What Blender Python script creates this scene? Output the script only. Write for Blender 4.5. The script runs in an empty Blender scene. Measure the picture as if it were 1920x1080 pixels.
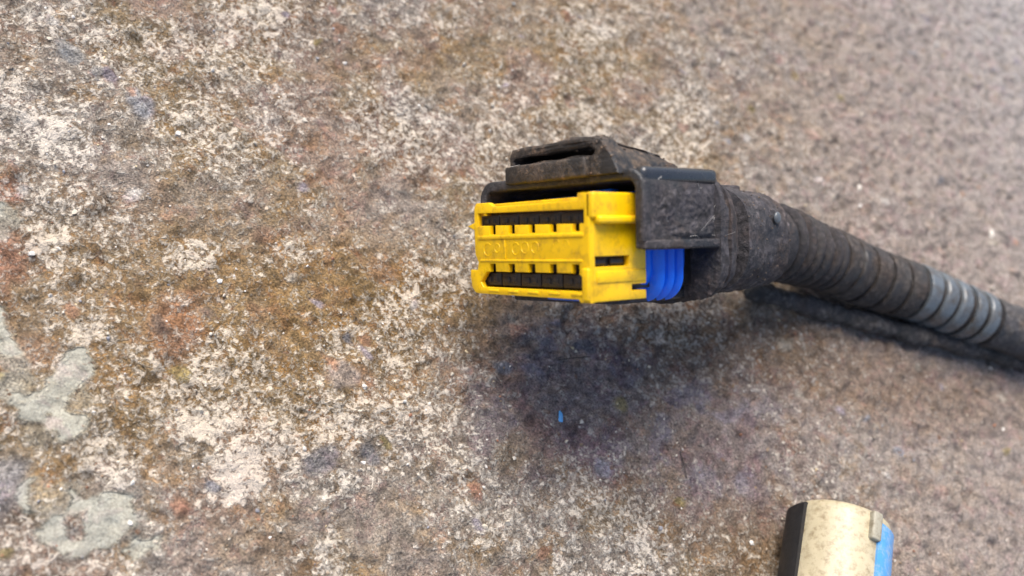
import bpy, bmesh, math, random
import numpy as np
from mathutils import Vector, Matrix, noise as mnoise

random.seed(7)
MM = 0.001
scene = bpy.context.scene
COL = scene.collection

# ------------------------------------------------------------------ camera
cam_data = bpy.data.cameras.new('camera')
cam = bpy.data.objects.new('camera', cam_data)
COL.objects.link(cam)
scene.camera = cam
cam_data.sensor_width = 36.0
cam_data.lens = 29.96
cam_data.clip_start = 0.002
cam_data.clip_end = 50.0
cam.matrix_world = Matrix(((0.731354, -0.681998, 0.0, 0.0),
                           (0.571972, 0.613365, -0.544639, -0.06949),
                           (0.371443, 0.398324, 0.838671, 0.107),
                           (0, 0, 0, 1)))
cam_data.dof.use_dof = True
cam_data.dof.focus_distance = 0.112
cam_data.dof.aperture_fstop = 18.0

# ------------------------------------------------------------------ world and sun
SUN_EL, SUN_AZ = math.radians(56), math.radians(156)      # azimuth measured from +X to +Y
world = bpy.data.worlds.new('World')
scene.world = world
world.use_nodes = True
wn, wl = world.node_tree.nodes, world.node_tree.links
wn.clear()
sky = wn.new('ShaderNodeTexSky')
sky.sky_type = 'NISHITA'
sky.sun_disc = False
sky.sun_elevation = SUN_EL
sky.sun_rotation = math.pi / 2 - SUN_AZ
sky.dust_density = 4.0
sky.air_density = 1.0
sky.ozone_density = 1.0
bg = wn.new('ShaderNodeBackground')
bg.inputs['Strength'].default_value = 0.14
wo = wn.new('ShaderNodeOutputWorld')
wl.new(sky.outputs[0], bg.inputs['Color'])
wl.new(bg.outputs[0], wo.inputs['Surface'])

sun_data = bpy.data.lights.new('sun', 'SUN')
sun_data.energy = 2.9
sun_data.angle = math.radians(40)
sun_data.color = (1.0, 0.94, 0.87)
sun = bpy.data.objects.new('sun', sun_data)
COL.objects.link(sun)
to_light = Vector((math.cos(SUN_EL) * math.cos(SUN_AZ), math.cos(SUN_EL) * math.sin(SUN_AZ), math.sin(SUN_EL)))
sun.rotation_euler = to_light.to_track_quat('Z', 'Y').to_euler()
sun.location = to_light * 0.6

vs = scene.view_settings
vs.view_transform = 'Standard'
vs.look = 'None'
vs.gamma = 1.0
vs.use_curve_mapping = False
vs.exposure = 0.65
scene.render.engine = 'CYCLES'
scene.cycles.use_denoising = True
scene.cycles.max_bounces = 6

# ------------------------------------------------------------------ helpers
def tag(o, label=None, cat=None, group=None, kind=None):
    if label: o['label'] = label
    if cat: o['category'] = cat
    if group: o['group'] = group
    if kind: o['kind'] = kind
    return o

def link_mesh(name, me, mat, parent=None, smooth=35):
    if smooth is not None and len(me.polygons):
        me.polygons.foreach_set('use_smooth', [True] * len(me.polygons))
        me.set_sharp_from_angle(angle=math.radians(smooth))
    if mat: me.materials.append(mat)
    o = bpy.data.objects.new(name, me)
    COL.objects.link(o)
    if parent: o.parent = parent
    return o

def from_bm(name, bm, mat, parent=None, smooth=35, doubles=1e-4):
    """bm is in millimetres; it becomes one mesh object in metres"""
    if doubles: bmesh.ops.remove_doubles(bm, verts=bm.verts, dist=doubles)
    bmesh.ops.recalc_face_normals(bm, faces=bm.faces)
    for v in bm.verts: v.co *= MM
    me = bpy.data.meshes.new(name)
    bm.to_mesh(me); bm.free()
    return link_mesh(name, me, mat, parent, smooth)

def box(bm, x0, x1, y0, y1, z0, z1, bev=0.0, seg=2):
    r = bmesh.ops.create_cube(bm, size=1.0)
    vsx = r['verts']
    for v in vsx:
        v.co = Vector(((x0 + x1) / 2 + v.co.x * (x1 - x0), (y0 + y1) / 2 + v.co.y * (y1 - y0), (z0 + z1) / 2 + v.co.z * (z1 - z0)))
    if bev:
        es = list({e for v in vsx for e in v.link_edges})
        bmesh.ops.bevel(bm, geom=es, offset=bev, segments=seg, affect='EDGES', profile=0.5)

def plate_bm(outer, holes, thick, bev, fn):
    """a flat plate with holes: 2-D outline in (a, b), thickness along c from 0 to thick; fn maps (a, b, c) to local mm"""
    cu = bpy.data.curves.new('outline', 'CURVE')
    cu.dimensions = '2D'; cu.fill_mode = 'BOTH'
    cu.extrude = thick / 2 - bev; cu.bevel_depth = bev; cu.bevel_resolution = 1; cu.offset = -bev
    for pts in [outer] + holes:
        sp = cu.splines.new('POLY'); sp.points.add(len(pts) - 1)
        for p, (a, b) in zip(sp.points, pts): p.co = (a, b, 0, 1)
        sp.use_cyclic_u = True
    ob = bpy.data.objects.new('outline', cu)
    COL.objects.link(ob)
    dg = bpy.context.evaluated_depsgraph_get()
    me = bpy.data.meshes.new_from_object(ob.evaluated_get(dg))
    bm = bmesh.new(); bm.from_mesh(me)
    for v in bm.verts:
        v.co = Vector(fn(v.co.x, v.co.y, v.co.z + thick / 2))
    bpy.data.objects.remove(ob); bpy.data.curves.remove(cu); bpy.data.meshes.remove(me)
    bmesh.ops.remove_doubles(bm, verts=bm.verts, dist=1e-4)
    return bm

def merge(dst, src):
    me = bpy.data.meshes.new('tmp'); src.to_mesh(me); src.free()
    dst.from_mesh(me); bpy.data.meshes.remove(me)

def loft(rings, closed=True, caps=(True, True)):
    bm = bmesh.new()
    vr = [[bm.verts.new(p) for p in r] for r in rings]
    n = len(vr[0])
    for i in range(len(vr) - 1):
        for j in range(n if closed else n - 1):
            k = (j + 1) % n
            bm.faces.new((vr[i][j], vr[i][k], vr[i + 1][k], vr[i + 1][j]))
    if caps[0]: bm.faces.new(vr[0][::-1])
    if caps[1]: bm.faces.new(vr[-1])
    return bm

def superellipse(a, b, n, k):
    out = []
    for j in range(k):
        t = 2 * math.pi * j / k
        c, s = math.cos(t), math.sin(t)
        out.append((a * math.copysign(abs(c) ** (2 / n), c), b * math.copysign(abs(s) ** (2 / n), s)))
    return out

def resample(pts, step):
    """Catmull-Rom through pts (each any-length tuple), evenly spaced"""
    P = [np.array(p, float) for p in pts]
    P = [2 * P[0] - P[1]] + P + [2 * P[-1] - P[-2]]
    dense = []
    for i in range(1, len(P) - 2):
        for t in np.linspace(0, 1, 40, endpoint=False):
            a, b, c, d = P[i - 1:i + 3]
            dense.append(0.5 * ((2 * b) + (c - a) * t + (2 * a - 5 * b + 4 * c - d) * t * t + (3 * b - a - 3 * c + d) * t ** 3))
    dense.append(P[-2]); dense = np.array(dense)
    s = np.concatenate([[0], np.cumsum(np.linalg.norm(np.diff(dense[:, :3], axis=0), axis=1))])
    q = np.linspace(0, s[-1], max(2, int(s[-1] / step) + 1))
    return np.stack([np.interp(q, s, dense[:, k]) for k in range(dense.shape[1])], axis=1), q

def tube_rings(path, radius, k, up=Vector((0, 0, 1))):
    """rings around a world-space path; radius is a list"""
    rings, prev = [], None
    n = len(path)
    for i in range(n):
        t = Vector(path[min(i + 1, n - 1)][:3]) - Vector(path[max(i - 1, 0)][:3]); t.normalize()
        u = (up - t * up.dot(t)).normalized() if prev is None else (prev - t * prev.dot(t)).normalized()
        prev = u; w = t.cross(u)
        c = Vector(path[i][:3])
        rings.append([c + (u * math.cos(2 * math.pi * j / k) + w * math.sin(2 * math.pi * j / k)) * radius[i] for j in range(k)])
    return rings

def roughen(bm, amp, scale, seed=0, octaves=4):
    bm.normal_update()
    off = Vector((seed * 7.3, seed * 3.1, -seed * 5.7))
    d = [(v, v.normal.copy(), mnoise.fractal(v.co * scale + off, 1.0, 2.1, octaves)) for v in bm.verts]
    for v, nn, h in d: v.co += nn * (h * amp)

# ------------------------------------------------------------------ materials
def new_mat(name):
    m = bpy.data.materials.new(name); m.use_nodes = True
    nt = m.node_tree
    return m, nt, nt.nodes['Principled BSDF']

def noise_node(nt, scale, detail=4, rough=0.6, coord='Object', dist=0.0):
    tc = nt.nodes.new('ShaderNodeTexCoord')
    nz = nt.nodes.new('ShaderNodeTexNoise')
    nz.inputs['Scale'].default_value = scale
    nz.inputs['Detail'].default_value = detail
    nz.inputs['Roughness'].default_value = rough
    nz.inputs['Distortion'].default_value = dist
    nt.links.new(tc.outputs[coord], nz.inputs['Vector'])
    return nz

def ramp(nt, fac, stops):
    r = nt.nodes.new('ShaderNodeValToRGB')
    el = r.color_ramp.elements
    while len(el) < len(stops): el.new(0.5)
    for e, (p, c) in zip(el, stops):
        e.position = p
        e.color = (c, c, c, 1) if isinstance(c, (int, float)) else (*c, 1)
    nt.links.new(fac, r.inputs['Fac'])
    return r.outputs['Color']

def mix(nt, fac, a, b, mode='MIX'):
    m = nt.nodes.new('ShaderNodeMix'); m.data_type = 'RGBA'; m.blend_type = mode
    for i, val in ((0, fac), (6, a), (7, b)):
        sock = m.inputs[i]
        if hasattr(val, 'links'): nt.links.new(val, sock)
        elif isinstance(val, (int, float)): sock.default_value = val if i == 0 else (val, val, val, 1)
        else: sock.default_value = (*val, 1)
    return m.outputs[2]

def math_node(nt, op, a, b=0.0, clamp=False):
    m = nt.nodes.new('ShaderNodeMath'); m.operation = op; m.use_clamp = clamp
    for sock, val in ((m.inputs[0], a), (m.inputs[1], b)):
        if hasattr(val, 'links'): nt.links.new(val, sock)
        else: sock.default_value = val
    return m.outputs[0]

def bump(nt, bsdf, height, dist, strength=1.0):
    b = nt.nodes.new('ShaderNodeBump')
    b.inputs['Distance'].default_value = dist
    b.inputs['Strength'].default_value = strength
    nt.links.new(height, b.inputs['Height'])
    nt.links.new(b.outputs[0], bsdf.inputs['Normal'])

def plastic(name, base, rough, dirt=None, dirt_amt=0.3, scale=350, sss=0.0, bump_d=0.00004):
    m, nt, b = new_mat(name)
    nz = noise_node(nt, scale, 5, 0.65)
    col = ramp(nt, nz.outputs['Fac'], [(0.3, tuple(c * 0.86 for c in base)), (0.7, base)])
    if dirt:
        dz = noise_node(nt, scale * 2.3, 6, 0.7)
        dm = ramp(nt, dz.outputs['Fac'], [(0.62 - dirt_amt * 0.4, 0.0), (0.80 - dirt_amt * 0.3, 1.0)])
        col = mix(nt, math_node(nt, 'MULTIPLY', dm, min(1.0, dirt_amt * 2)), col, dirt)
    nt.links.new(col, b.inputs['Base Color'])
    rz = ramp(nt, nz.outputs['Fac'], [(0.3, rough * 0.8), (0.75, min(1, rough * 1.35))])
    nt.links.new(rz, b.inputs['Roughness'])
    if sss:
        b.inputs['Subsurface Weight'].default_value = sss
        b.inputs['Subsurface Radius'].default_value = (0.0012, 0.0007, 0.0002)
        b.inputs['Subsurface Scale'].default_value = 1.0
    bz = noise_node(nt, scale * 4, 4, 0.6)
    bump(nt, b, bz.outputs['Fac'], bump_d)
    return m

def dusty(name, plastic_col, dust_col, cover, rough=0.4, scale=260, bump_d=0.0002):
    """dark plastic under a crust of road dust; cover 0..1"""
    m, nt, b = new_mat(name)
    big = noise_node(nt, scale, 5, 0.62)
    fine = noise_node(nt, scale * 4.5, 4, 0.78)
    s = math_node(nt, 'ADD', math_node(nt, 'MULTIPLY', big.outputs['Fac'], 0.75), math_node(nt, 'MULTIPLY', fine.outputs['Fac'], 0.35))
    wide = noise_node(nt, scale * 0.38, 3, 0.55)
    s = math_node(nt, 'ADD', s, math_node(nt, 'MULTIPLY', math_node(nt, 'SUBTRACT', wide.outputs['Fac'], 0.5), 0.75))
    lo = 0.78 - cover * 0.55
    mask = ramp(nt, s, [(max(0, lo - 0.08), 0.0), (min(1, lo + 0.10), 1.0)])
    grain = ramp(nt, fine.outputs['Fac'], [(0.30, tuple(c * 0.22 for c in dust_col)), (0.5, dust_col), (0.70, tuple(min(1, c * 3.0) for c in dust_col))])
    hue = noise_node(nt, scale * 1.6, 3, 0.5)
    grain = mix(nt, ramp(nt, hue.outputs['Fac'], [(0.4, 0.0), (0.65, 0.55)]), grain, (dust_col[0] * 0.8, dust_col[1] * 0.85, dust_col[2] * 1.05))
    hue2 = noise_node(nt, scale * 0.6, 4, 0.6)
    grain = mix(nt, ramp(nt, hue2.outputs['Fac'], [(0.50, 0.0), (0.66, 0.7)]), grain, mix(nt, 1.0, grain, (1.15, 0.82, 0.55), 'MULTIPLY'))
    nt.links.new(mix(nt, mask, plastic_col, grain), b.inputs['Base Color'])
    nt.links.new(ramp(nt, mask, [(0.0, rough), (1.0, 0.92)]), b.inputs['Roughness'])
    hgt = math_node(nt, 'ADD', math_node(nt, 'MULTIPLY', mask, 0.5), math_node(nt, 'MULTIPLY', fine.outputs['Fac'], 0.8))
    bump(nt, b, hgt, bump_d)
    return m

DUST = (0.040, 0.035, 0.036)
M = {}
M['yellow'] = plastic('yellow_plastic', (0.92, 0.55, 0.003), 0.30, (0.28, 0.13, 0.02), 0.30, 260, 0.04)
M['blue_seal'] = plastic('blue_silicone', (0.010, 0.165, 0.92), 0.20, (0.02, 0.03, 0.10), 0.12, 500)
M['carrier'] = plastic('black_carrier', (0.016, 0.014, 0.014), 0.42, (0.06, 0.045, 0.035), 0.35, 600)
M['contact'] = plastic('dark_contact', (0.014, 0.012, 0.013), 0.40, (0.05, 0.036, 0.028), 0.30, 900)
M['shroud'] = dusty('dusty_black_shroud', (0.020, 0.021, 0.024), DUST, 0.52, 0.30, 230)
M['shroud_clean'] = dusty('worn_black_plastic', (0.018, 0.017, 0.017), (0.070, 0.052, 0.038), 0.50, 0.36, 300, 0.00015)
M['rim'] = plastic('bare_black_plastic', (0.022, 0.024, 0.028), 0.26, (0.05, 0.046, 0.044), 0.16, 300)
M['rim'].node_tree.nodes['Principled BSDF'].inputs['Specular IOR Level'].default_value = 0.9
M['shell'] = dusty('dust_caked_shell', (0.020, 0.020, 0.023), (0.040, 0.036, 0.038), 0.64, 0.40, 220)
M['crumb'] = dusty('dirt_crumb', (0.05, 0.036, 0.027), (0.11, 0.085, 0.065), 0.7, 0.8, 500)
M['boot'] = dusty('dusty_rubber_boot', (0.016, 0.015, 0.016), (0.030, 0.026, 0.026), 0.56, 0.5, 260, 0.0001)
M['conduit'] = dusty('dirty_groove_shade', (0.012, 0.010, 0.009), (0.020, 0.016, 0.014), 0.5, 0.45, 260, 0.0001)  # dirty core, extra dark to colour in the shade of the grooves
M['ring_dirty'] = dusty('dirty_conduit_ring', (0.024, 0.023, 0.023), (0.036, 0.031, 0.028), 0.56, 0.42, 240, 0.0001)
M['ring_clean'] = plastic('sky_tinted_ring', (0.108, 0.126, 0.142), 0.27, (0.06, 0.048, 0.036), 0.42, 200)  # grey rings with the sky's bluish sheen mixed into the base colour
M['tape'] = dusty('dark_cloth_tape', (0.020, 0.022, 0.026), (0.060, 0.056, 0.054), 0.45, 0.5, 300, 0.0002)
M['cable'] = dusty('dusty_cable_sheath', (0.020, 0.020, 0.020), (0.055, 0.049, 0.045), 0.66, 0.6, 240, 0.00035)
M['cream'] = plastic('cream_plastic', (0.47, 0.41, 0.275), 0.40, (0.17, 0.12, 0.06), 0.36, 420, 0.05)
M['light_blue'] = plastic('plain_light_blue', (0.09, 0.33, 0.68), 0.22, (0.36, 0.43, 0.46), 0.36, 380)
M['grey_key'] = plastic('dirty_grey_plastic', (0.33, 0.31, 0.24), 0.5, (0.12, 0.09, 0.05), 0.4, 420)
M['black_strip'] = plastic('matte_black', (0.012, 0.012, 0.013), 0.55, (0.05, 0.04, 0.03), 0.22, 400)
M['blue_fleck'] = plastic('blue_paint', (0.12, 0.40, 0.75), 0.4)
M['white_chip'] = plastic('white_stone', (0.62, 0.58, 0.52), 0.6, (0.35, 0.33, 0.25), 0.3, 700)
M['splinter'] = plastic('dark_wood', (0.035, 0.026, 0.022), 0.7)
M['lint'] = plastic('pale_fibre', (0.55, 0.52, 0.48), 0.6)
M['lint_dark'] = plastic('dark_fibre', (0.03, 0.03, 0.03), 0.6)

# ------------------------------------------------------------------ the concrete floor
def lattice(seed, n=256):
    return np.random.default_rng(seed).random((n, n)).astype(np.float32)

def vnoise(x, y, seed, n=256):
    g = lattice(seed, n)
    xi, yi = np.floor(x).astype(int), np.floor(y).astype(int)
    fx, fy = x - xi, y - yi
    fx, fy = fx * fx * fx * (fx * (fx * 6 - 15) + 10), fy * fy * fy * (fy * (fy * 6 - 15) + 10)
    a, b, c, d = g[xi % n, yi % n], g[(xi + 1) % n, yi % n], g[xi % n, (yi + 1) % n], g[(xi + 1) % n, (yi + 1) % n]
    return (a * (1 - fx) + b * fx) * (1 - fy) + (c * (1 - fx) + d * fx) * fy

def fbm(x, y, lam, seed, octv=4, gain=0.55):
    tot, amp, nrm = 0, 1.0, 0
    ca, sa = math.cos(0.6), math.sin(0.6)
    x, y = x / lam + 31.7, y / lam + 17.3
    for o in range(octv):
        tot = tot + amp * vnoise(x, y, seed + o); nrm += amp
        amp *= gain
        x, y = (ca * x - sa * y) * 2.03 + 5.1, (sa * x + ca * y) * 2.03 - 3.7
    return tot / nrm

def sstep(a, b, v):
    t = np.clip((v - a) / (b - a), 0, 1)
    return t * t * (3 - 2 * t)

def floor_fields(X, Y):
    """height (mm), albedo tint, pale-grain density for floor points (mm)"""
    wx = X + 5.0 * (fbm(X, Y, 9, 11) - 0.5) + 2.2 * (fbm(X, Y, 2.4, 15) - 0.5)
    wy = Y + 5.0 * (fbm(X, Y, 9, 21) - 0.5) + 2.2 * (fbm(X, Y, 2.4, 25) - 0.5)
    hgt = 1.1 * (fbm(X, Y, 55, 1, 3) - 0.5) + 1.1 * (fbm(X, Y, 10, 2, 4) - 0.5) + 2.0 * (fbm(X, Y, 3.0, 3, 4, 0.6) - 0.5) + 0.55 * (fbm(X, Y, 0.9, 4, 2) - 0.5)
    pit = sstep(0.70, 0.80, fbm(X, Y, 4.2, 6, 3))
    hgt = hgt - 0.55 * pit
    tint = np.empty(X.shape + (3,), np.float32)
    base = np.array((0.285, 0.222, 0.162)); tint[:] = base
    def lay(mask, colour, a=1.0):
        m = (mask * a)[..., None]
        tint[:] = tint * (1 - m) + np.array(colour) * m
    # broad tone: ochre soiling, greyer cement, violet-brown dirt
    lay(sstep(0.50, 0.66, fbm(X, Y, 26, 31)), (0.245, 0.178, 0.098), 0.8)
    lay(sstep(0.54, 0.66, fbm(X, Y, 13, 35)), (0.300, 0.215, 0.180), 0.6)
    lay(sstep(0.52, 0.68, fbm(X, Y, 19, 41)), (0.270, 0.235, 0.205), 0.75)
    lay(sstep(0.55, 0.70, fbm(X, Y, 8, 45)), (0.190, 0.135, 0.090), 0.55)
    def ell(cx, cy, rx, ry, ang=0.0, soft=0.5, warp=1.0):
        px, py = X + (wx - X) * warp - cx, Y + (wy - Y) * warp - cy
        c, s = math.cos(ang), math.sin(ang)
        d = np.sqrt(((c * px + s * py) / rx) ** 2 + ((-s * px + c * py) / ry) ** 2)
        return 1 - sstep(1 - soft, 1 + soft, d)
    grain = 0.50 + 0.42 * (fbm(X, Y, 12, 51) - 0.5) * 2
    # the far right is an even, greyer screed with less pale grit
    far = sstep(8, 70, X * 0.62 + Y * 0.45 - 4)
    lay(far, (0.315, 0.272, 0.248), 0.8)
    lay(sstep(95, 190, X * 0.55 + Y * 0.85) , (0.38, 0.36, 0.352), 0.85)
    grain = grain * (1 - 0.72 * far)
    # ochre band left of the connector
    och = ell(-20, -29, 30, 15, 0.75, 0.6)
    lay(och, (0.265, 0.170, 0.070), 0.75)
    lay(ell(-8, -11, 15, 6, 0.7, 0.6), (0.215, 0.135, 0.050), 0.75)
    lay(ell(54, -3, 13, 8, 0.5, 0.5), (0.185, 0.125, 0.070), 0.8)
    lay(ell(58, 38, 32, 8, 0.62, 0.6), (0.165, 0.108, 0.070), 0.6)
    lay(ell(27, 17, 17, 7, 0.7, 0.6), (0.19, 0.128, 0.085), 0.6)
    # oily dark stain plus some of the connector's cast shade, put into the colour
    stain_shade = np.maximum(ell(19, -5, 17, 11, 0.55, 0.7), 0.85 * ell(36, 4, 17, 11, 0.6, 0.7))
    lay(stain_shade, (0.215, 0.180, 0.182), 0.8)
    lay(stain_shade * sstep(0.5, 0.62, fbm(X, Y, 5, 61)), (0.205, 0.190, 0.235), 0.7)
    lay(stain_shade * sstep(0.56, 0.66, fbm(X, Y, 4, 71)), (0.165, 0.100, 0.092), 0.6)
    grain = grain * (1 - 0.55 * stain_shade)
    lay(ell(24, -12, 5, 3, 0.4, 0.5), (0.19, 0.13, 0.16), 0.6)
    # brick-red rubbed patches
    for cx, cy, rx, ry, a in ((-27.2, -37.8, 3.4, 4.0, .75), (-15, -12.5, 2.6, 1.7, .45), (-47, -46, 3.2, 4.2, .9), (-54.5, -40, 2.0, 1.6, .8), (-30, -21, 1.7, 1.5, .55), (4.6, -3.2, 1.7, 1.0, .8), (-7, -26, 1.6, 1.8, .45), (-28, -33, 2.0, 1.2, .3), (-36, -51, 3, 2, .4)):
        m = ell(cx, cy, rx, ry, 0.6, 0.5, 0.7)
        lay(m, (0.31, 0.155, 0.105), a * 0.72); grain = grain * (1 - 0.35 * m)
    # grey and grey-green paint remains, smooth and slightly proud, with holes
    holes = sstep(0.40, 0.46, fbm(X, Y, 3.2, 81, 3))
    paint = np.zeros_like(X)
    for cx, cy, rx, ry, ang, hol in ((-29.0, -54.5, 4.2, 4.6, .8, .6), (-38.2, -52.8, 6.0, 1.5, -0.35, .4), (-15, -60.5, 6.0, 4.2, .9, .95), (-51, -43, 1.9, 3.0, .7, .3), (-21, -62, 3.0, 2.0, .3, .6), (-31, -50, 2.0, 2.6, .6, .5), (-34.5, -56, 3.0, 1.6, .1, .3)):
        paint = np.maximum(paint, ell(cx, cy, rx, ry, ang, 0.09, 0.85) * (1 - hol * (1 - holes)))
    lay(paint, (0.36, 0.36, 0.305), 0.85)
    slab = 0.75 * ell(-25.8, -63.5, 2.0, 3.8, 0.7, 0.45, 0.7)
    lay(slab, (0.255, 0.26, 0.275), 0.9)
    smooth_ = np.maximum(paint, slab); hgt = hgt * (1 - 0.5 * paint) + 0.15 * paint
    # separate stones showing at the surface
    rng = np.random.default_rng(5)
    stones = [(-66, -21, 1.7, 1.2, (0.33, .33, .32)), (-55, -19.6, 2.3, 1.5, (.29, .30, .32)), (-2.5, -37.8, 1.9, 3.0, (.185, .185, .20)), (-8.8, -28.1, 2.0, 2.2, (.34, .29, .26)), (2.0, -33, 1.7, 1.3, (.19, .19, .20)), (14, 2, 1.6, 1.1, (.10, .11, .13))]
    pal = [(.34, .19, .12), (.40, .36, .30), (.24, .25, .28), (.30, .24, .10), (.36, .25, .20), (.52, .49, .45), (.17, .13, .10), (.30, .27, .31)]
    for i in range(330):
        stones.append((rng.uniform(-85, 105), rng.uniform(-75, 185), rng.uniform(.45, 1.5), rng.uniform(.4, 1.1), pal[rng.integers(len(pal))]))
    for cx, cy, rx, ry, c in stones:
        R = 3.5 * max(rx, ry)
        ok = np.nonzero((np.abs(X - cx) < R) & (np.abs(Y - cy) < R))
        if not len(ok[0]): continue
        d = np.sqrt(((wx[ok] * .6 + X[ok] * .4 - cx) / rx) ** 2 + ((wy[ok] * .6 + Y[ok] * .4 - cy) / ry) ** 2)
        m = 1 - sstep(0.7, 1.25, d)
        tint[ok] = tint[ok] * (1 - 0.75 * m[:, None]) + np.array(c) * 0.75 * m[:, None]
        grain[ok] *= 1 - 0.75 * m; hgt[ok] += 0.10 * m
    # chalky deposits
    for cx, cy, rx, ry, a in ((-8.8, -45.5, 2.8, 2.4, 1), (-32.4, -30.3, 2.8, 2.2, .9), (-58, -30, 5, 3, .5), (-4, -37, 2, 4, .35), (-16, -45, 3, 2, .6), (2, -40, 2, 2, .5), (-45, -40, 2, 3, .6), (-20, -55, 3, 2.5, .6), (5, -48, 4, 3, .5), (-25, -20, 4, 2, .4)):
        m = ell(cx, cy, rx, ry, 0.4, 0.6, 1.2)
        grain = grain + a * 0.55 * m
    return hgt, tint, np.clip(grain, 0.12, 1.0) * (1 - smooth_)

def axis(lo, hi, step, far, growth=1.35):
    core = list(np.arange(lo, hi + 1e-6, step))
    d, e = step, core[-1]
    out = []
    while e < far:
        d *= growth; e += d; out.append(e)
    d, e, pre = step, core[0], []
    while e > -far:
        d *= growth; e -= d; pre.append(e)
    return np.array(pre[::-1] + core + out)

gx = axis(-92, 108, 0.36, 1500)
gy = np.concatenate([axis(-80, 70, 0.34, 1500)])
gy = np.concatenate([gy[gy <= 70.0], np.arange(70.45, 186, 0.5)])
e, d = gy[-1], 0.5
tail = []
while e < 1500:
    d *= 1.35; e += d; tail.append(e)
gy = np.concatenate([gy, tail])
GX, GY = np.meshgrid(gx, gy, indexing='ij')
hgt, tint, grain = floor_fields(GX, GY)
co = np.stack([GX, GY, hgt - 0.3], axis=-1).reshape(-1, 3) * MM
nx_, ny_ = GX.shape
idx = np.arange(nx_ * ny_).reshape(nx_, ny_)
quads = np.stack([idx[:-1, :-1], idx[1:, :-1], idx[1:, 1:], idx[:-1, 1:]], axis=-1).reshape(-1, 4)
me = bpy.data.meshes.new('concrete_floor')
me.vertices.add(len(co)); me.vertices.foreach_set('co', co.astype(np.float32).ravel())
me.loops.add(quads.size); me.loops.foreach_set('vertex_index', quads.ravel().astype(np.int32))
me.polygons.add(len(quads)); me.polygons.foreach_set('loop_start', np.arange(0, quads.size, 4, dtype=np.int32))
me.update(calc_edges=True)
me.polygons.foreach_set('use_smooth', np.ones(len(quads), bool))
at = me.attributes.new('tint', 'FLOAT_COLOR', 'POINT')
rgba = np.concatenate([tint.reshape(-1, 3), grain.reshape(-1, 1)], axis=1).astype(np.float32)
at.data.foreach_set('color', rgba.ravel())

m, nt, b = new_mat('weathered_concrete')
att = nt.nodes.new('ShaderNodeAttribute'); att.attribute_name = 'tint'
tintc, dens = att.outputs['Color'], att.outputs['Alpha']
g1 = noise_node(nt, 1400, 4, 0.75, dist=0.3)
g2 = noise_node(nt, 3200, 3, 0.65)
g3 = noise_node(nt, 520, 4, 0.62, dist=0.5)
# darker and lighter crumbs in the paste
var = ramp(nt, g2.outputs['Fac'], [(0.32, 0.42), (0.5, 1.0), (0.68, 1.6)])
flat = ramp(nt, dens, [(0.02, 0.45), (0.11, 1.0)])
col = mix(nt, flat, tintc, mix(nt, 1.0, tintc, var, 'MULTIPLY'))
var2 = ramp(nt, g3.outputs['Fac'], [(0.34, 0.55), (0.5, 1.0), (0.68, 1.35)])
col = mix(nt, flat, col, mix(nt, 1.0, col, var2, 'MULTIPLY'))
hz = noise_node(nt, 240, 4, 0.6)
col = mix(nt, math_node(nt, 'MULTIPLY', ramp(nt, hz.outputs['Fac'], [(0.50, 0.0), (0.64, 0.9)]), ramp(nt, dens, [(0.15, 0.15), (0.5, 1.0)])), col, mix(nt, 1.0, col, (1.16, 0.97, 0.70), 'MULTIPLY'))
hz2 = noise_node(nt, 310, 3, 0.6, dist=0.7)
col = mix(nt, ramp(nt, hz2.outputs['Fac'], [(0.53, 0.0), (0.66, 0.8)]), col, mix(nt, 1.0, col, (1.05, 0.92, 0.98), 'MULTIPLY'))
# pale lime and quartz crumbs where the surface has worn through
sig = math_node(nt, 'ADD', math_node(nt, 'MULTIPLY', g1.outputs['Fac'], 0.70), math_node(nt, 'MULTIPLY', g3.outputs['Fac'], 0.30))
thr = math_node(nt, 'ADD', sig, math_node(nt, 'MULTIPLY', dens, 0.22))
pale = ramp(nt, thr, [(0.592, 0.0), (0.672, 1.0)])
palec = mix(nt, 0.25, (0.74, 0.68, 0.585), mix(nt, 1.0, tintc, (2.2, 2.2, 2.2), 'MULTIPLY'))
col = mix(nt, math_node(nt, 'MULTIPLY', pale, 0.85), col, palec)
# rare rusty and dark specks
sp = noise_node(nt, 700, 2, 0.5)
col = mix(nt, ramp(nt, sp.outputs['Fac'], [(0.685, 0.0), (0.73, 0.6)]), col, (0.20, 0.09, 0.04))
sp2 = noise_node(nt, 900, 2, 0.5); sp2.inputs['Distortion'].default_value = 0.8
col = mix(nt, ramp(nt, sp2.outputs['Fac'], [(0.27, 0.55), (0.33, 0.0)]), col, (0.05, 0.042, 0.038))
nt.links.new(col, b.inputs['Base Color'])
b.inputs['Roughness'].default_value = 0.88
b.inputs['Specular IOR Level'].default_value = 0.3
hh = math_node(nt, 'ADD', math_node(nt, 'MULTIPLY', g1.outputs['Fac'], 1.0), math_node(nt, 'MULTIPLY', g2.outputs['Fac'], 0.45))
hh = math_node(nt, 'MULTIPLY', math_node(nt, 'ADD', hh, math_node(nt, 'MULTIPLY', pale, 0.25)), flat)
bump(nt, b, hh, 0.0008, 1.0)
M['floor'] = m
me.materials.append(m)
floor = bpy.data.objects.new('ground', me)
COL.objects.link(floor)
tag(floor, 'rough weathered concrete floor with pale grit, stains and old paint', kind='structure')

_ix = lambda x: int(np.clip(np.searchsorted(gx, x), 0, len(gx) - 1))
_iy = lambda y: int(np.clip(np.searchsorted(gy, y), 0, len(gy) - 1))
def floor_z(x, y): return float(hgt[_ix(x), _iy(y)]) - 0.3

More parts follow.
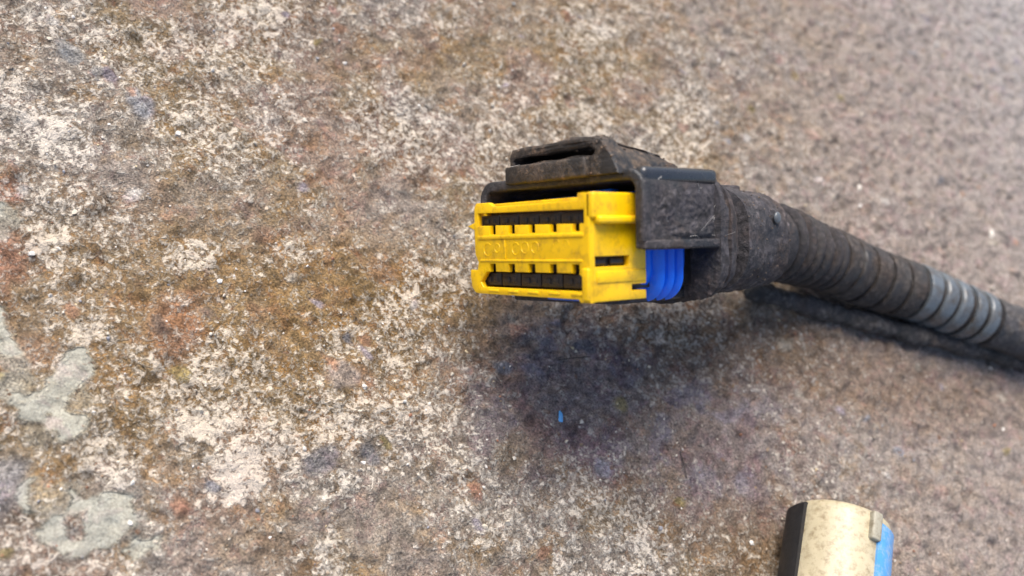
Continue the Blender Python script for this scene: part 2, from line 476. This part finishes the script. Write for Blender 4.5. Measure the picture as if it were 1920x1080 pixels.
# loose grit
rng = np.random.default_rng(12)
grit = bpy.data.meshes.new('loose_grit')
ico = bmesh.new(); bmesh.ops.create_icosphere(ico, subdivisions=1, radius=1.0)
iv = np.array([v.co[:] for v in ico.verts]); iface = np.array([[v.index for v in fc.verts] for fc in ico.faces]); ico.free()
gpos, gcol, gfac = [], [], []
pal = np.array([(.58, .53, .45), (.52, .46, .37), (.66, .63, .58), (.30, .21, .13), (.22, .16, .11), (.42, .33, .24), (.35, .17, .10), (.26, .26, .28), (.55, .45, .28)])
cnt = 0
while cnt < 5200:
    x, y = rng.uniform(-88, 104), rng.uniform(-76, 182)
    dn = grain[_ix(x), _iy(y)]
    if rng.random() > 0.25 + dn: continue
    r = min(0.34, 0.10 * (1 + rng.pareto(3.0)))
    vv = iv * (1 + 0.28 * rng.standard_normal((len(iv), 1))) * (r * rng.uniform(.7, 1.3, 3))
    vv = vv + (x, y, floor_z(x, y) + r * 0.25)
    gpos.append(vv); gfac.append(iface + cnt * len(iv))
    light = rng.random() < 0.35 + 0.5 * dn
    c = pal[rng.integers(0, 3)] if light else pal[rng.integers(3, 9)]
    gcol.append(np.tile(np.append(c * rng.uniform(.8, 1.1), 1), (len(iv), 1)))
    cnt += 1
grit.from_pydata((np.concatenate(gpos) * MM).tolist(), [], np.concatenate(gfac).tolist())
ga = grit.attributes.new('tint', 'FLOAT_COLOR', 'POINT')
ga.data.foreach_set('color', np.concatenate(gcol).astype(np.float32).ravel())
m, nt, b = new_mat('grit_grains')
att = nt.nodes.new('ShaderNodeAttribute'); att.attribute_name = 'tint'
nt.links.new(att.outputs['Color'], b.inputs['Base Color']); b.inputs['Roughness'].default_value = 0.75
tag(link_mesh('loose_grit', grit, m, None, 5), 'loose sand and grit strewn over the concrete floor', 'grit', kind='stuff')

# ------------------------------------------------------------------ the wiring connector
FRAME = Matrix(((0.46925, 0.54154, -0.69752, -2.01 * MM),
                (-0.09248, 0.81568, 0.57106, -10.16 * MM),
                (0.87821, -0.20347, 0.43284, 23.90 * MM),
                (0, 0, 0, 1)))
conn = bpy.data.objects.new('wiring_connector', None)
COL.objects.link(conn)
conn.matrix_world = FRAME
conn.empty_display_size = 0.005
tag(conn, 'dusty black wiring connector with yellow lock face, blue seal and ribbed conduit tail', 'connector')
INV = FRAME.inverted()
def w2l(p):                       # world mm to connector mm
    return (INV @ (Vector(p[:3]) * MM)) / MM

# yellow terminal lock: front plate with two rows of notched slots, x right, y back, z up
NX = [-6.55 + 3.87 * i for i in range(5)]
outer = [(-9.6, -5.65), (9.2, -5.75), (9.5, -6.1), (11.2, -6.05), (11.2, 6.1), (9.35, 6.15), (9.15, 5.35), (-6.2, 5.35), (-7.2, 5.9), (-9.9, 5.95), (-10.35, 5.4), (-10.4, 3.5), (-11.95, 3.05), (-10.45, 2.5),
         (-10.35, -0.6), (-9.7, -1.6), (-9.9, -2.6), (-11.45, -2.6), (-11.5, -3.6), (-11.2, -4.9), (-10.5, -5.55)]
def row1():
    top = [(-9.6, 4.62), (10.3, 4.28)]
    pts = top[::-1]
    pts += [(-9.6, 3.05)]
    for x in NX:
        zb = 3.05 - 0.33 * (x + 9.6) / 20
        pts += [(x - .62, zb), (x - .62, 1.9), (x + .62, 1.9), (x + .62, zb)]
    return pts + [(10.3, 2.72)]
def row2():
    pts = [(9.3, -2.8)]
    for x in NX[::-1]:
        x -= .12
        pts += [(x + .66, -2.8), (x + .6, -1.8), (x - .6, -1.8), (x - .66, -2.8)]
    return pts + [(-8.0, -2.85), (-9.2, -4.1), (-8.8, -4.75), (9.4, -4.8), (10.5, -4.6), (10.6, -3.9)]
bm = plate_bm(outer, [row1(), row2()], 0.75, 0.14, lambda a, bb, c: (a, c, bb))
# ledge behind the thin top bar, floor and walls of the lock
box(bm, -9.8, 10.2, 1.2, 8.6, 5.05, 5.78, 0.15)
box(bm, -9.6, 10.3, 1.0, 8.6, -5.55, -4.95, 0.15)
box(bm, -10.3, -9.55, 1.0, 8.6, -5.0, 5.3, 0.15)
# centre panel: recessed band edges and ribs between the rows
box(bm, -9.6, 10.2, -0.16, 0.4, 1.25, 1.75, 0.12)
box(bm, -9.2, 10.0, -0.12, 0.4, -1.55, -1.25, 0.10)
box(bm, -4.15, -3.85, -0.10, 0.3, -1.2, 1.2, 0.06)
for i, x in enumerate(NX):                                   # scallops of the bottom lip
    box(bm, x - 0.9, x + 1.1, -0.12, 0.6, -5.35, -4.98, 0.14)
# rounded lower corner post
box(bm, 10.0, 11.15, -0.25, 0.9, -5.9, -2.2, 0.24, 3)
lock = from_bm('terminal_lock', bm, M['yellow'], conn, 40)
tag(lock, 'bright yellow lock face with two rows of five notched slots')

# moulded characters on the centre panel (worn, round strokes)
def arc(bm, cx, cz, r, a0, a1, w=0.13, proud=0.045, sx=1.0):
    n = 12
    ring = []
    for i in range(n + 1):
        a = math.radians(a0 + (a1 - a0) * i / n)
        ring.append([bm.verts.new((cx + sx * (r + s * w) * math.cos(a), -proud if h else 0.1, cz + (r + s * w) * math.sin(a))) for s, h in ((-1, 0), (-.5, 1), (.5, 1), (1, 0))])
    for p, q in zip(ring, ring[1:]):
        for k in range(3): bm.faces.new((p[k], p[k + 1], q[k + 1], q[k]))
bm = bmesh.new()
arc(bm, -7.6, 0.0, 0.8, 40, 320); arc(bm, -5.6, 0.15, 0.55, 0, 360)
arc(bm, -1.9, 0.05, 0.72, 30, 330); arc(bm, -0.1, 0.15, 0.68, 0, 360); arc(bm, 1.8, 0.15, 0.68, -40, 260); arc(bm, 5.6, 0.55, 0.5, 20, 200); arc(bm, 7.2, 0.5, 0.5, -20, 180)
from_bm('moulded_mark', bm, M['yellow'], lock, 60)

# side plate of the lock with window and notch
def cell_plate(ys, zs, gone, fn, thick):
    bm = bmesh.new()
    vg = [[bm.verts.new((y, z, 0)) for z in zs] for y in ys]
    fs = [bm.faces.new((vg[i][j], vg[i + 1][j], vg[i + 1][j + 1], vg[i][j + 1])) for i in range(len(ys) - 1) for j in range(len(zs) - 1) if (i, j) not in gone]
    ex = bmesh.ops.extrude_face_region(bm, geom=fs)['geom']
    for g in ex:
        if isinstance(g, bmesh.types.BMVert): g.co.z += thick
    bmesh.ops.delete(bm, geom=[v for v in bm.verts if not v.link_faces], context='VERTS')
    bmesh.ops.recalc_face_normals(bm, faces=bm.faces)
    bmesh.ops.dissolve_limit(bm, angle_limit=0.02, verts=bm.verts, edges=bm.edges)
    sharp = [e for e in bm.edges if len(e.link_faces) == 2 and e.calc_face_angle(0) > 0.7]
    bmesh.ops.bevel(bm, geom=sharp, offset=0.13, segments=2, affect='EDGES', profile=0.5)
    for v in bm.verts: v.co = Vector(fn(*v.co))
    return bm
bm = cell_plate([0.3, 0.75, 6.15, 6.5, 8.85], [-6.0, -4.95, -4.25, -2.1, -0.95, 5.95], {(1, 3), (3, 1)}, lambda a, bb, c: (9.95 + c, a, bb), 1.3)
box(bm, 10.6, 11.75, 0.0, 8.9, 3.25, 6.15, 0.25, 3)
box(bm, 10.6, 12.35, 0.6, 9.2, 2.65, 3.55, 0.30, 3)
box(bm, 10.9, 11.42, 0.9, 8.75, -3.95, -2.55, 0.2, 2)
box(bm, 10.9, 11.36, 2.0, 3.1, -3.55, -3.35, 0.05, 1)
side = from_bm('side_panel', bm, M['yellow'], lock, 40)

# black carrier inside and the ten contact chambers
bm = bmesh.new()
box(bm, -9.4, 9.85, 1.9, 21.0, -4.9, 5.0, 0.3)
box(bm, 9.7, 10.3, 0.4, 8.0, -2.5, -0.5, 0.1)
carrier = from_bm('contact_carrier', bm, M['carrier'], conn)
def contact_bm():
    bm = bmesh.new()
    box(bm, -1.86, 1.86, -0.35, 1.2, -0.80, 0.80, 0.12)
    box(bm, -1.15, -0.15, -0.5, 0.0, -0.42, 0.30, 0.10)
    box(bm, 0.35, 1.2, -0.45, 0.0, -0.40, 0.36, 0.10)
    return bm
proto = from_bm('contact', contact_bm(), M['contact'], conn)
first = True
for zc, dx in ((3.62, -1.55), (-3.75, -1.35)):
    for i in range(5):
        o = proto if first else proto.copy()
        if not first: COL.objects.link(o); o.parent = conn
        first = False
        o.location = Vector((NX[i] + dx, 1.25, zc - 0.06 * i * (1 if zc > 0 else 0))) * MM
        o.scale = (1, 1, 0.86 if zc > 0 else 1.0)
for y0, y1 in ((0.9, 2.9), (3.6, 5.7)):                       # two pins glinting inside the side window
    bm = bmesh.new(); box(bm, 9.9, 10.75, y0, y1, -1.95, -1.15, 0.22, 3)
    from_bm('window_pin', bm, M['contact'], lock)

# blue seal with three ribs
def rrect(ax, z0, z1, r, k=10):
    pts = []
    for cx, cz, a0 in ((ax - r, z1 - r, 0), (-ax + r, z1 - r, 90), (-ax + r, z0 + r, 180), (ax - r, z0 + r, 270)):
        for i in range(k + 1):
            a = math.radians(a0 + 90 * i / k)
            pts.append((cx + r * math.cos(a), cz + r * math.sin(a)))
    return pts
prof = [(8.95, -.9), (9.3, -.35), (10.4, -.3)]
for yc in (11.55, 13.25, 14.85):
    prof += [(yc - .75, -.45), (yc - .45, .05), (yc - .12, .55), (yc + .12, .66), (yc + .32, .50), (yc + .46, -.1), (yc + .55, -.5)]
prof += [(15.6, -.5), (17.0, -.9)]
rings = [[(x, y, z) for x, z in rrect(10.9 + o_, -6.0 - o_, 6.1 + o_, 3.2)] for y, o_ in prof]
seal = from_bm('seal', loft(rings), M['blue_seal'], conn, 60)
bm = bmesh.new(); box(bm, 2.6, 6.4, 8.2, 9.6, 5.7, 7.0, 0.2); box(bm, 1.5, 9.3, 2.0, 9.0, -6.1, -5.75, 0.1); from_bm('lip_and_edge_strip', bm, M['blue_seal'], seal)  # upper box is seal; lower blue strip added for the shroud's bluish bottom edge
tag(seal, 'blue silicone seal with three raised ribs')

# black shroud: rounded tube, open at the front, with the lower half of each side cut away
def shroud_section():
    ax, zt, zb, r = 14.0, 8.9, -6.75, 2.4
    pts = []
    def corner(cx, cz, a0):
        for i in range(9):
            a = math.radians(a0 + 90 * i / 8)
            pts.append((cx + r * math.cos(a), cz + r * math.sin(a)))
    pts.extend([(ax, -4.2), (ax, -2.0), (ax, -0.25), (ax, 0.6), (ax, 2.6), (ax, 4.8)])
    corner(ax - r, zt - r, 0)
    pts.extend([(x, zt) for x in (9, 6, 3, 0, -3, -6, -9)])
    corner(-ax + r, zt - r, 90)
    pts.extend([(-ax, z) for z in (4.8, 2.6, 0.6, -0.25, -2.0, -4.2)])
    corner(-ax + r, zb + r, 180)
    pts.extend([(x, zb) for x in (-9, -6, -3, 0, 3, 6, 9)])
    corner(ax - r, zb + r, 270)
    return pts
sec = shroud_section()
ys = [0, .05, .12, .25, .4, .55, .7, .85, .93, 1.0]
rings = []
for t in ys:
    ring = []
    for x, z in sec:
        y0 = 4.6 + 0.072 * x + (1.2 if z < -3 else 0)
        k = 1 - 0.03 * t
        ring.append((x * k, y0 + (19.4 - y0) * t, z * (1 - .02 * t)))
    rings.append(ring)
bm = loft(rings, caps=(False, False))
dead = []
for fc in bm.faces:
    c = fc.calc_center_median()
    if abs(c.x) > 8.6 and c.z < -0.26 and c.y < 18.2: dead.append(fc)
bmesh.ops.delete(bm, geom=dead, context='FACES')
bmesh.ops.recalc_face_normals(bm, faces=bm.faces)
shroud = from_bm('shroud', bm, M['shroud'], conn, 40)
sm = shroud.modifiers.new('wall', 'SOLIDIFY'); sm.thickness = 1.35 * MM; sm.offset = -1; sm.use_even_offset = True
bv = shroud.modifiers.new('edge', 'BEVEL'); bv.width = 0.28 * MM; bv.segments = 2; bv.limit_method = 'ANGLE'; bv.angle_limit = math.radians(50)
tag(shroud, 'dust covered black plastic shroud with open lower side')

# raised edges on the shroud's side wall
bm = bmesh.new()
box(bm, 13.4, 14.35, 5.6, 18.6, -0.35, 0.75, 0.3, 3)
box(bm, 13.4, 14.3, 5.3, 6.6, 0.5, 7.4, 0.3, 3)
from_bm('shroud_rim', bm, M['shroud'], shroud, 40)
bm = bmesh.new(); box(bm, 11.9, 13.75, 6.0, 19.0, 7.2, 9.05, 0.7, 4)
from_bm('shroud_rim', bm, M['rim'], shroud, 40)

# crust of dried dirt on the shroud's side wall
bm = bmesh.new()
ny2, nz2 = 84, 46
vg = []
for i in range(ny2):
    row = []
    for j in range(nz2):
        y, z = 6.7 + 12.0 * i / (ny2 - 1), 0.7 + 6.5 * j / (nz2 - 1)
        q = Vector((y, z, 0))
        edge = min(1, i / 8, j / 5, (ny2 - 1 - i) / 8, (nz2 - 1 - j) / 9)
        h = mnoise.fractal(q * 0.45, 1, 2.1, 3) * 0.5 + 0.25 * mnoise.fractal(q * 2.2, .8, 2.2, 4) + 0.12
        row.append(bm.verts.new((13.55 + 0.30 + (0.62 * h if h > 0 else 0.2 * h) * edge - 0.25 * (1 - edge), y, z)))
    vg.append(row)
for i in range(ny2 - 1):
    for j in range(nz2 - 1): bm.faces.new((vg[i][j], vg[i + 1][j], vg[i + 1][j + 1], vg[i][j + 1]))
low = bmesh.ops.extrude_face_region(bm, geom=bm.faces[:])['geom']
for g in low:
    if isinstance(g, bmesh.types.BMVert): g.co.x = 13.1
from_bm('dirt_crust', bm, M['shell'], shroud, 60, 0)

# latch bridge on top: a slotted frame with a top plate running back
arch = [(-8.4, 8.3), (-8.4, 11.7), (-7.6, 12.6), (6.6, 13.0), (8.6, 12.4), (10.4, 10.4), (11.4, 8.4)]
slot = [(-7.4, 10.75), (7.3, 10.75), (7.6, 11.2), (6.8, 11.75), (-7.0, 11.55), (-7.4, 11.2)]
bm = plate_bm(arch, [slot], 2.6, 0.25, lambda a, bb, c: (a, 4.3 + c, bb))
merge(bm, plate_bm([(-8.2, 11.6), (-7.6, 12.4), (6.4, 12.8), (8.4, 12.2), (8.0, 11.5), (6.4, 11.9), (-7.4, 11.5)], [], 8.0, 0.12, lambda a, bb, c: (a, 6.6 + c, bb - 0.22 * max(0, c - 2.0))))
merge(bm, plate_bm([(7.6, 8.2), (8.2, 12.1), (10.2, 10.4), (11.2, 8.2)], [], 8.6, 0.2, lambda a, bb, c: (a, 6.5 + c, bb - 0.20 * max(0, c - 1.0) * (bb - 8.2) / 4)))
merge(bm, plate_bm([(-8.2, 8.2), (-8.2, 12.0), (-7.2, 12.0), (-7.0, 8.2)], [], 8.0, 0.15, lambda a, bb, c: (a, 6.5 + c, bb - 0.25 * max(0, c - 1.0) * (bb - 8.2) / 4)))
bmesh.ops.subdivide_edges(bm, edges=[e for e in bm.edges if e.calc_length() > 1.5], cuts=4, use_grid_fill=True)
roughen(bm, 0.35, 0.25, 4, 2); roughen(bm, 0.14, 1.1, 3)
bridge = from_bm('latch_bridge', bm, M['shroud_clean'], conn, 40)
bm = bmesh.new(); box(bm, -8.2, 6.9, 3.4, 4.6, 8.2, 10.55, 0.35, 3)
from_bm('front_bar', bm, M['shroud_clean'], bridge, 40)

# rear shell lofted back from the shroud flange
K = 150
secs = [(18.2, 0, 1.0, 13.7, 7.75, 5.0), (18.4, 0, 1.0, 14.5, 8.3, 5.0), (19.9, 0, 1.0, 14.3, 8.2, 4.6), (20.2, 0, 1.0, 12.6, 7.2, 4.6), (21.6, 0, 1.0, 12.3, 7.1, 4.2), (21.9, 0, 1.0, 13.3, 7.9, 4.0), (23.6, 0, .9, 12.7, 7.7, 3.8), (24.0, 0, .9, 11.2, 7.2, 3.6),
        (26.6, 0, .8, 10.6, 7.2, 3.4), (26.9, 0, .8, 8.9, 6.0, 3.2), (29.3, 0, .7, 8.7, 6.0, 3.0), (29.6, 0, .7, 10.3, 7.3, 3.0), (34, 0, .5, 9.7, 7.3, 2.8), (39, 0, .3, 8.9, 7.2, 2.6), (41.4, 0, .2, 8.5, 7.0, 2.5), (42.3, 0, .2, 7.7, 6.5, 2.4), (42.6, 0, .2, 5.2, 5.0, 2.2)]
rings = []
for s0, s1 in zip(secs, secs[1:]):
    steps = max(1, int((s1[0] - s0[0]) / 0.25))
    for i in range(steps):
        t = i / steps
        v = [p + (q - p) * t for p, q in zip(s0, s1)]
        rings.append([(v[1] + x, v[0], v[2] + z) for x, z in superellipse(v[3], v[4], v[5], K)])
v = secs[-1]; rings.append([(v[1] + x, v[0], v[2] + z) for x, z in superellipse(v[3], v[4], v[5], K)])
bm = loft(rings)
roughen(bm, 0.35, 0.22, 7, 2); roughen(bm, 0.15, 0.9, 5); roughen(bm, 0.14, 2.6, 8, 3)
shell = from_bm('rear_shell', bm, M['shell'], conn, 50)
tag(shell, 'dust caked rear shell narrowing to the conduit')
# flat top clips, side lug and pale screw dimple on the shell
bm = bmesh.new(); box(bm, -5.5, 5.6, 21.5, 29.2, 7.4, 8.9, 0.4, 3); box(bm, -3.6, 3.8, 31.0, 36.5, 7.2, 8.2, 0.3, 2)
bmesh.ops.subdivide_edges(bm, edges=[e for e in bm.edges if e.calc_length() > 1.5], cuts=5, use_grid_fill=True)
roughen(bm, 0.10, 1.0, 9)
from_bm('top_clip', bm, M['shell'], shell, 45)
bm = bmesh.new(); bmesh.ops.create_uvsphere(bm, u_segments=16, v_segments=8, radius=1.0)
for vv in bm.verts: vv.co = Vector((9.35 + vv.co.x * 0.35, 37.2 + vv.co.y * 0.75, 3.4 + vv.co.z * 0.85))
from_bm('screw_dimple', bm, M['ring_clean'], shell)

# boot and conduit follow the harness down to the floor (world mm)
harness = [(20.6, 23.9, 15.4), (25.2, 30.8, 13.4), (30.4, 36.3, 10.8), (36.1, 42.2, 8.2), (41.7, 46.4, 6.6), (47.7, 50.3, 6.0), (53.5, 54.2, 5.9), (61.0, 58.2, 5.7), (67.6, 61.8, 5.6), (75.4, 66.3, 5.5), (86.0, 72.2, 5.4), (100, 80, 5.3)]
path, S = resample(harness, 0.3)
def piece(name, s0, s1, rfun, mat, parent, k=48, rough=None, caps=(True, True)):
    sel = [i for i in range(len(S)) if s0 <= S[i] <= s1]
    pts = [path[i] for i in sel]; rad = [rfun(S[i]) for i in sel]
    rings = [[w2l(p) for p in r] for r in tube_rings(pts, rad, k)]
    bm = loft(rings, caps=caps)
    if rough: roughen(bm, rough, 0.9, int(s0))
    return from_bm(name, bm, mat, parent, 50)
total = S[-1]
# boot: four close ribs
def boot_r(s): return 4.9 if s > 6.5 else 6.0 - 0.06 * s
boot = piece('boot', 0.0, 23.2, boot_r, M['boot'], conn, 48, 0.08)
for k in range(6):
    c0 = 7.0 + 2.75 * k
    R = 6.55 - 0.052 * c0
    def rib_r(s, c0=c0, R=R): return R - 1.5 * abs((s - c0 - 0.95) / 0.95) ** 2.4
    piece('boot_rib', c0, c0 + 1.9, rib_r, M['boot'], boot, 56, 0.10)
# conduit core and its separate rings
def core_r(s): return 4.75 - 0.010 * (s - 15)
conduit = piece('conduit', 21.5, 63.5, core_r, M['conduit'], conn, 40, 0.05)
tag(conduit, 'ribbed conduit running back to the right')
edges = [22.7, 27.2, 31.6, 36.2, 40.4, 44.4, 48.2, 51.8, 55.2, 58.6, 61.8]
for i, (a, c) in enumerate(zip(edges, edges[1:])):
    g = 0.45 if i >= 5 else 0.28
    s0, s1 = a + g, c - g
    R = 5.55 - 0.014 * (a - 18)
    def ring_r(s, s0=s0, s1=s1, R=R):
        t = min(s - s0, s1 - s)
        return R - 0.42 * max(0, 1 - t / 0.55) ** 2
    piece('conduit_ring', s0, s1, ring_r, M['ring_clean'] if i >= 5 else M['ring_dirty'], conduit, 48, 0.06 if i >= 5 else 0.18)
wrap = piece('tape_wrap', 62.2, total, lambda s: 4.6 + 0.12 * math.sin(s * 1.3), M['tape'], conn, 40, 0.18)
tag(wrap, 'dark cloth tape wound round the wires beyond the conduit')

# crumbs of dirt stuck to shell, latch and boot
rc = np.random.default_rng(9)
cv, cf, nn_ = [], [], 0
for ob, count, big in ((shell, 420, .22), (bridge, 150, .26), (boot, 50, .16)):
    vv = ob.data.vertices
    for i in rc.integers(0, len(vv), count):
        p = np.array(vv[int(i)].co[:]) / MM
        if ob is bridge and p[0] < 3 and rc.random() < .75: continue
        r = rc.uniform(.07, big) * rc.uniform(.4, 1)
        w = iv * (1 + .3 * rc.standard_normal((len(iv), 1))) * r * rc.uniform(.7, 1.3, 3)
        cv.append(w + p); cf.append(iface + nn_ * len(iv)); nn_ += 1
dm = bpy.data.meshes.new('dirt_crumbs')
dm.from_pydata((np.concatenate(cv) * MM).tolist(), [], np.concatenate(cf).tolist())
dc = link_mesh('dirt_crumbs', dm, M['crumb'], conn, 30); dc['kind'] = 'stuff'

# lint caught on the latch and shell
def strand(bm, p0, p1, bow, r):
    n = 6
    pts = [Vector(p0).lerp(Vector(p1), i / n) + Vector(bow) * math.sin(math.pi * i / n) for i in range(n + 1)]
    rings = tube_rings([p[:] for p in pts], [r] * (n + 1), 5, Vector((.3, .2, 1)))
    vr = [[bm.verts.new(p) for p in q] for q in rings]
    for a, c in zip(vr, vr[1:]):
        for j in range(5): bm.faces.new((a[j], a[(j + 1) % 5], c[(j + 1) % 5], c[j]))
rl = random.Random(4)
for nm, cnt_, mat in (('lint', 46, 'lint'), ('lint', 30, 'lint_dark')):
    bm = bmesh.new()
    for i in range(cnt_):
        q = rl.random()
        if q < .35: p = Vector((rl.uniform(4, 10.5), rl.uniform(4.4, 13), rl.uniform(11.2, 12.6)))
        elif q < .5: p = Vector((rl.uniform(-8.3, -6), rl.uniform(4.2, 5), rl.uniform(10.5, 12.3)))
        else: p = Vector((rl.uniform(13.6, 14.2) if rl.random() < .6 else 13.0, rl.uniform(7, 20), rl.uniform(0.5, 8)))
        dlt = Vector((rl.gauss(0, .5), rl.gauss(0, .5), rl.gauss(.35, .5)))
        strand(bm, p, p + dlt * rl.uniform(.6, 1.6), (rl.gauss(0, .15),) * 3, 0.018)
    o = from_bm(nm, bm, M[mat], conn, 60); o['kind'] = 'stuff'

# ------------------------------------------------------------------ dusty cable under the conduit
cpts = [(28.8, 29.4, 1.9), (32.6, 33.0, 2.2), (38.1, 36.6, 2.0), (43.8, 40.4, 1.8), (51.4, 45.8, 1.7), (59.5, 51.2, 1.6), (67.7, 57.2, 1.6), (80.9, 66.0, 1.6), (95, 75, 1.6)]
cp, cs = resample(cpts, 0.4)
rad = [1.7 * min(1, 0.25 + s_ / 4) + 0.22 * math.sin(s_ * .55) + 0.12 * math.sin(s_ * 1.7) for s_ in cs]
bm = loft(tube_rings(cp, rad, 28)); roughen(bm, 0.35, 0.55, 2)
cable = from_bm('cable', bm, M['cable'], None, 60)
tag(cable, 'thin dust covered grey cable lying on the floor along the conduit', 'cable')

# ------------------------------------------------------------------ cream round connector at the lower right
R0 = 6.9
A = Vector((58.1, 5.1, R0 + 0.1)); Bv = Vector((66.0, -18.0, R0 + 0.1))
ax_ = (Bv - A).normalized(); upv = Vector((0, 0, 1)); sd = ax_.cross(upv).normalized()
TILT = Matrix((( -sd.x, ax_.x, upv.x), (-sd.y, ax_.y, upv.y), (-sd.z, ax_.z, upv.z))).to_4x4()   # local x = image right side, y = along axis, z = up
TILT.translation = A * MM
plug = bpy.data.objects.new('round_plug', None); COL.objects.link(plug); plug.matrix_world = TILT
plug.empty_display_size = 0.005
tag(plug, 'dirty cream round plug with a blue strip and a black strip along its sides, cut off by the frame', 'plug')
def cyl_ring(y, r, k=64): return [(r * math.cos(2 * math.pi * j / k), y, r * math.sin(2 * math.pi * j / k)) for j in range(k)]
prof = [(6.0, 4.4), (0.9, 5.0), (0.2, 5.6), (0.0, 6.0), (0.05, 6.4), (0.4, 6.75), (1.2, 6.88), (4, 6.9), (12, 6.95), (24, 7.0), (27.6, 6.9), (28.2, 6.3), (28.3, 3)]
bm = loft([cyl_ring(y, r) for y, r in prof])
from_bm('barrel', bm, M['cream'], plug, 40)
def shell_piece(name, a0, a1, y0, y1, r0, r1, mat, bev=0.2):
    n = 18
    rings = []
    for y, rr in ((y0, r1 - bev), (y0 + bev, r1), (y1 - bev, r1), (y1, r1 - bev)):
        rings.append([(rr * math.cos(math.radians(a0 + (a1 - a0) * i / n)), y, rr * math.sin(math.radians(a0 + (a1 - a0) * i / n))) for i in range(n + 1)] +
                     [(r0 * math.cos(math.radians(a1 + (a0 - a1) * i / n)), y, r0 * math.sin(math.radians(a1 + (a0 - a1) * i / n))) for i in range(n + 1)])
    return from_bm(name, loft(rings), mat, plug, 40)
shell_piece('blue_strip', -40, 84, 1.3, 26.5, 6.7, 7.25, M['light_blue'])  # raised light blue piece along one side of the barrel
shell_piece('black_strip', 170, 228, 0.6, 26.0, 6.6, 7.5, M['black_strip'], 0.3)  # raised black piece along the opposite side
bm = bmesh.new(); box(bm, -0.7, 0.9, 0.35, 4.4, 6.2, 7.7, 0.3, 3)
from_bm('key_ridge', bm, M['grey_key'], plug, 40)

# ------------------------------------------------------------------ small finds on the floor
def crumb(name, x, y, rx, ry, rz, mat, label, cat, rot=0.0, seed=1):
    bm = bmesh.new(); bmesh.ops.create_icosphere(bm, subdivisions=3, radius=1.0)
    for v in bm.verts:
        h = 1 + 0.55 * mnoise.fractal(v.co * 1.4 + Vector((seed, 2 * seed, 0)), 1, 2, 3)
        p = Vector((v.co.x * rx, v.co.y * ry, v.co.z * rz)) * h
        v.co = Matrix.Rotation(rot, 3, 'Z') @ p
    o = from_bm(name, bm, mat, None, 40)
    o.location = Vector((x, y, floor_z(x, y) + rz * 0.55)) * MM
    return tag(o, label, cat)
crumb('paint_fleck', 17.8, -10.1, 0.42, 0.85, 0.22, M['blue_fleck'], 'tiny bright blue paint fleck on the dark patch of floor', 'fleck', 0.75, 3)
crumb('stone_chip', 65.4, 91.4, 0.5, 1.2, 0.5, M['white_chip'], 'long white stone chip beyond the conduit at the right edge', 'chip', 0.2, 5)
crumb('quartz_bead', -5.4, -27.0, 0.36, 0.36, 0.34, M['white_chip'], 'single round white bead of grit beside a pinkish stone', 'bead', 0, 8)
crumb('pebble', 36.5, 73.0, 0.4, 0.6, 0.3, M['white_chip'], 'pale pebble just above the ribbed boot of the connector', 'pebble', 0.4, 11)
for (x0, y0), (x1, y1), lab in (((12.2, -3.6), (15.6, 0.6), 'thin dark splinter on the floor just below the yellow lock face'), ((35.0, -0.6), (37.8, -3.8), 'short dark splinter on the greyish floor left of the cream plug')):
    bm = bmesh.new()
    strand(bm, (x0, y0, floor_z(x0, y0) + .35), (x1, y1, floor_z(x1, y1) + .35), (0, 0, .2), 0.09)
    tag(from_bm('splinter', bm, M['splinter'], None, 60), lab, 'splinter')
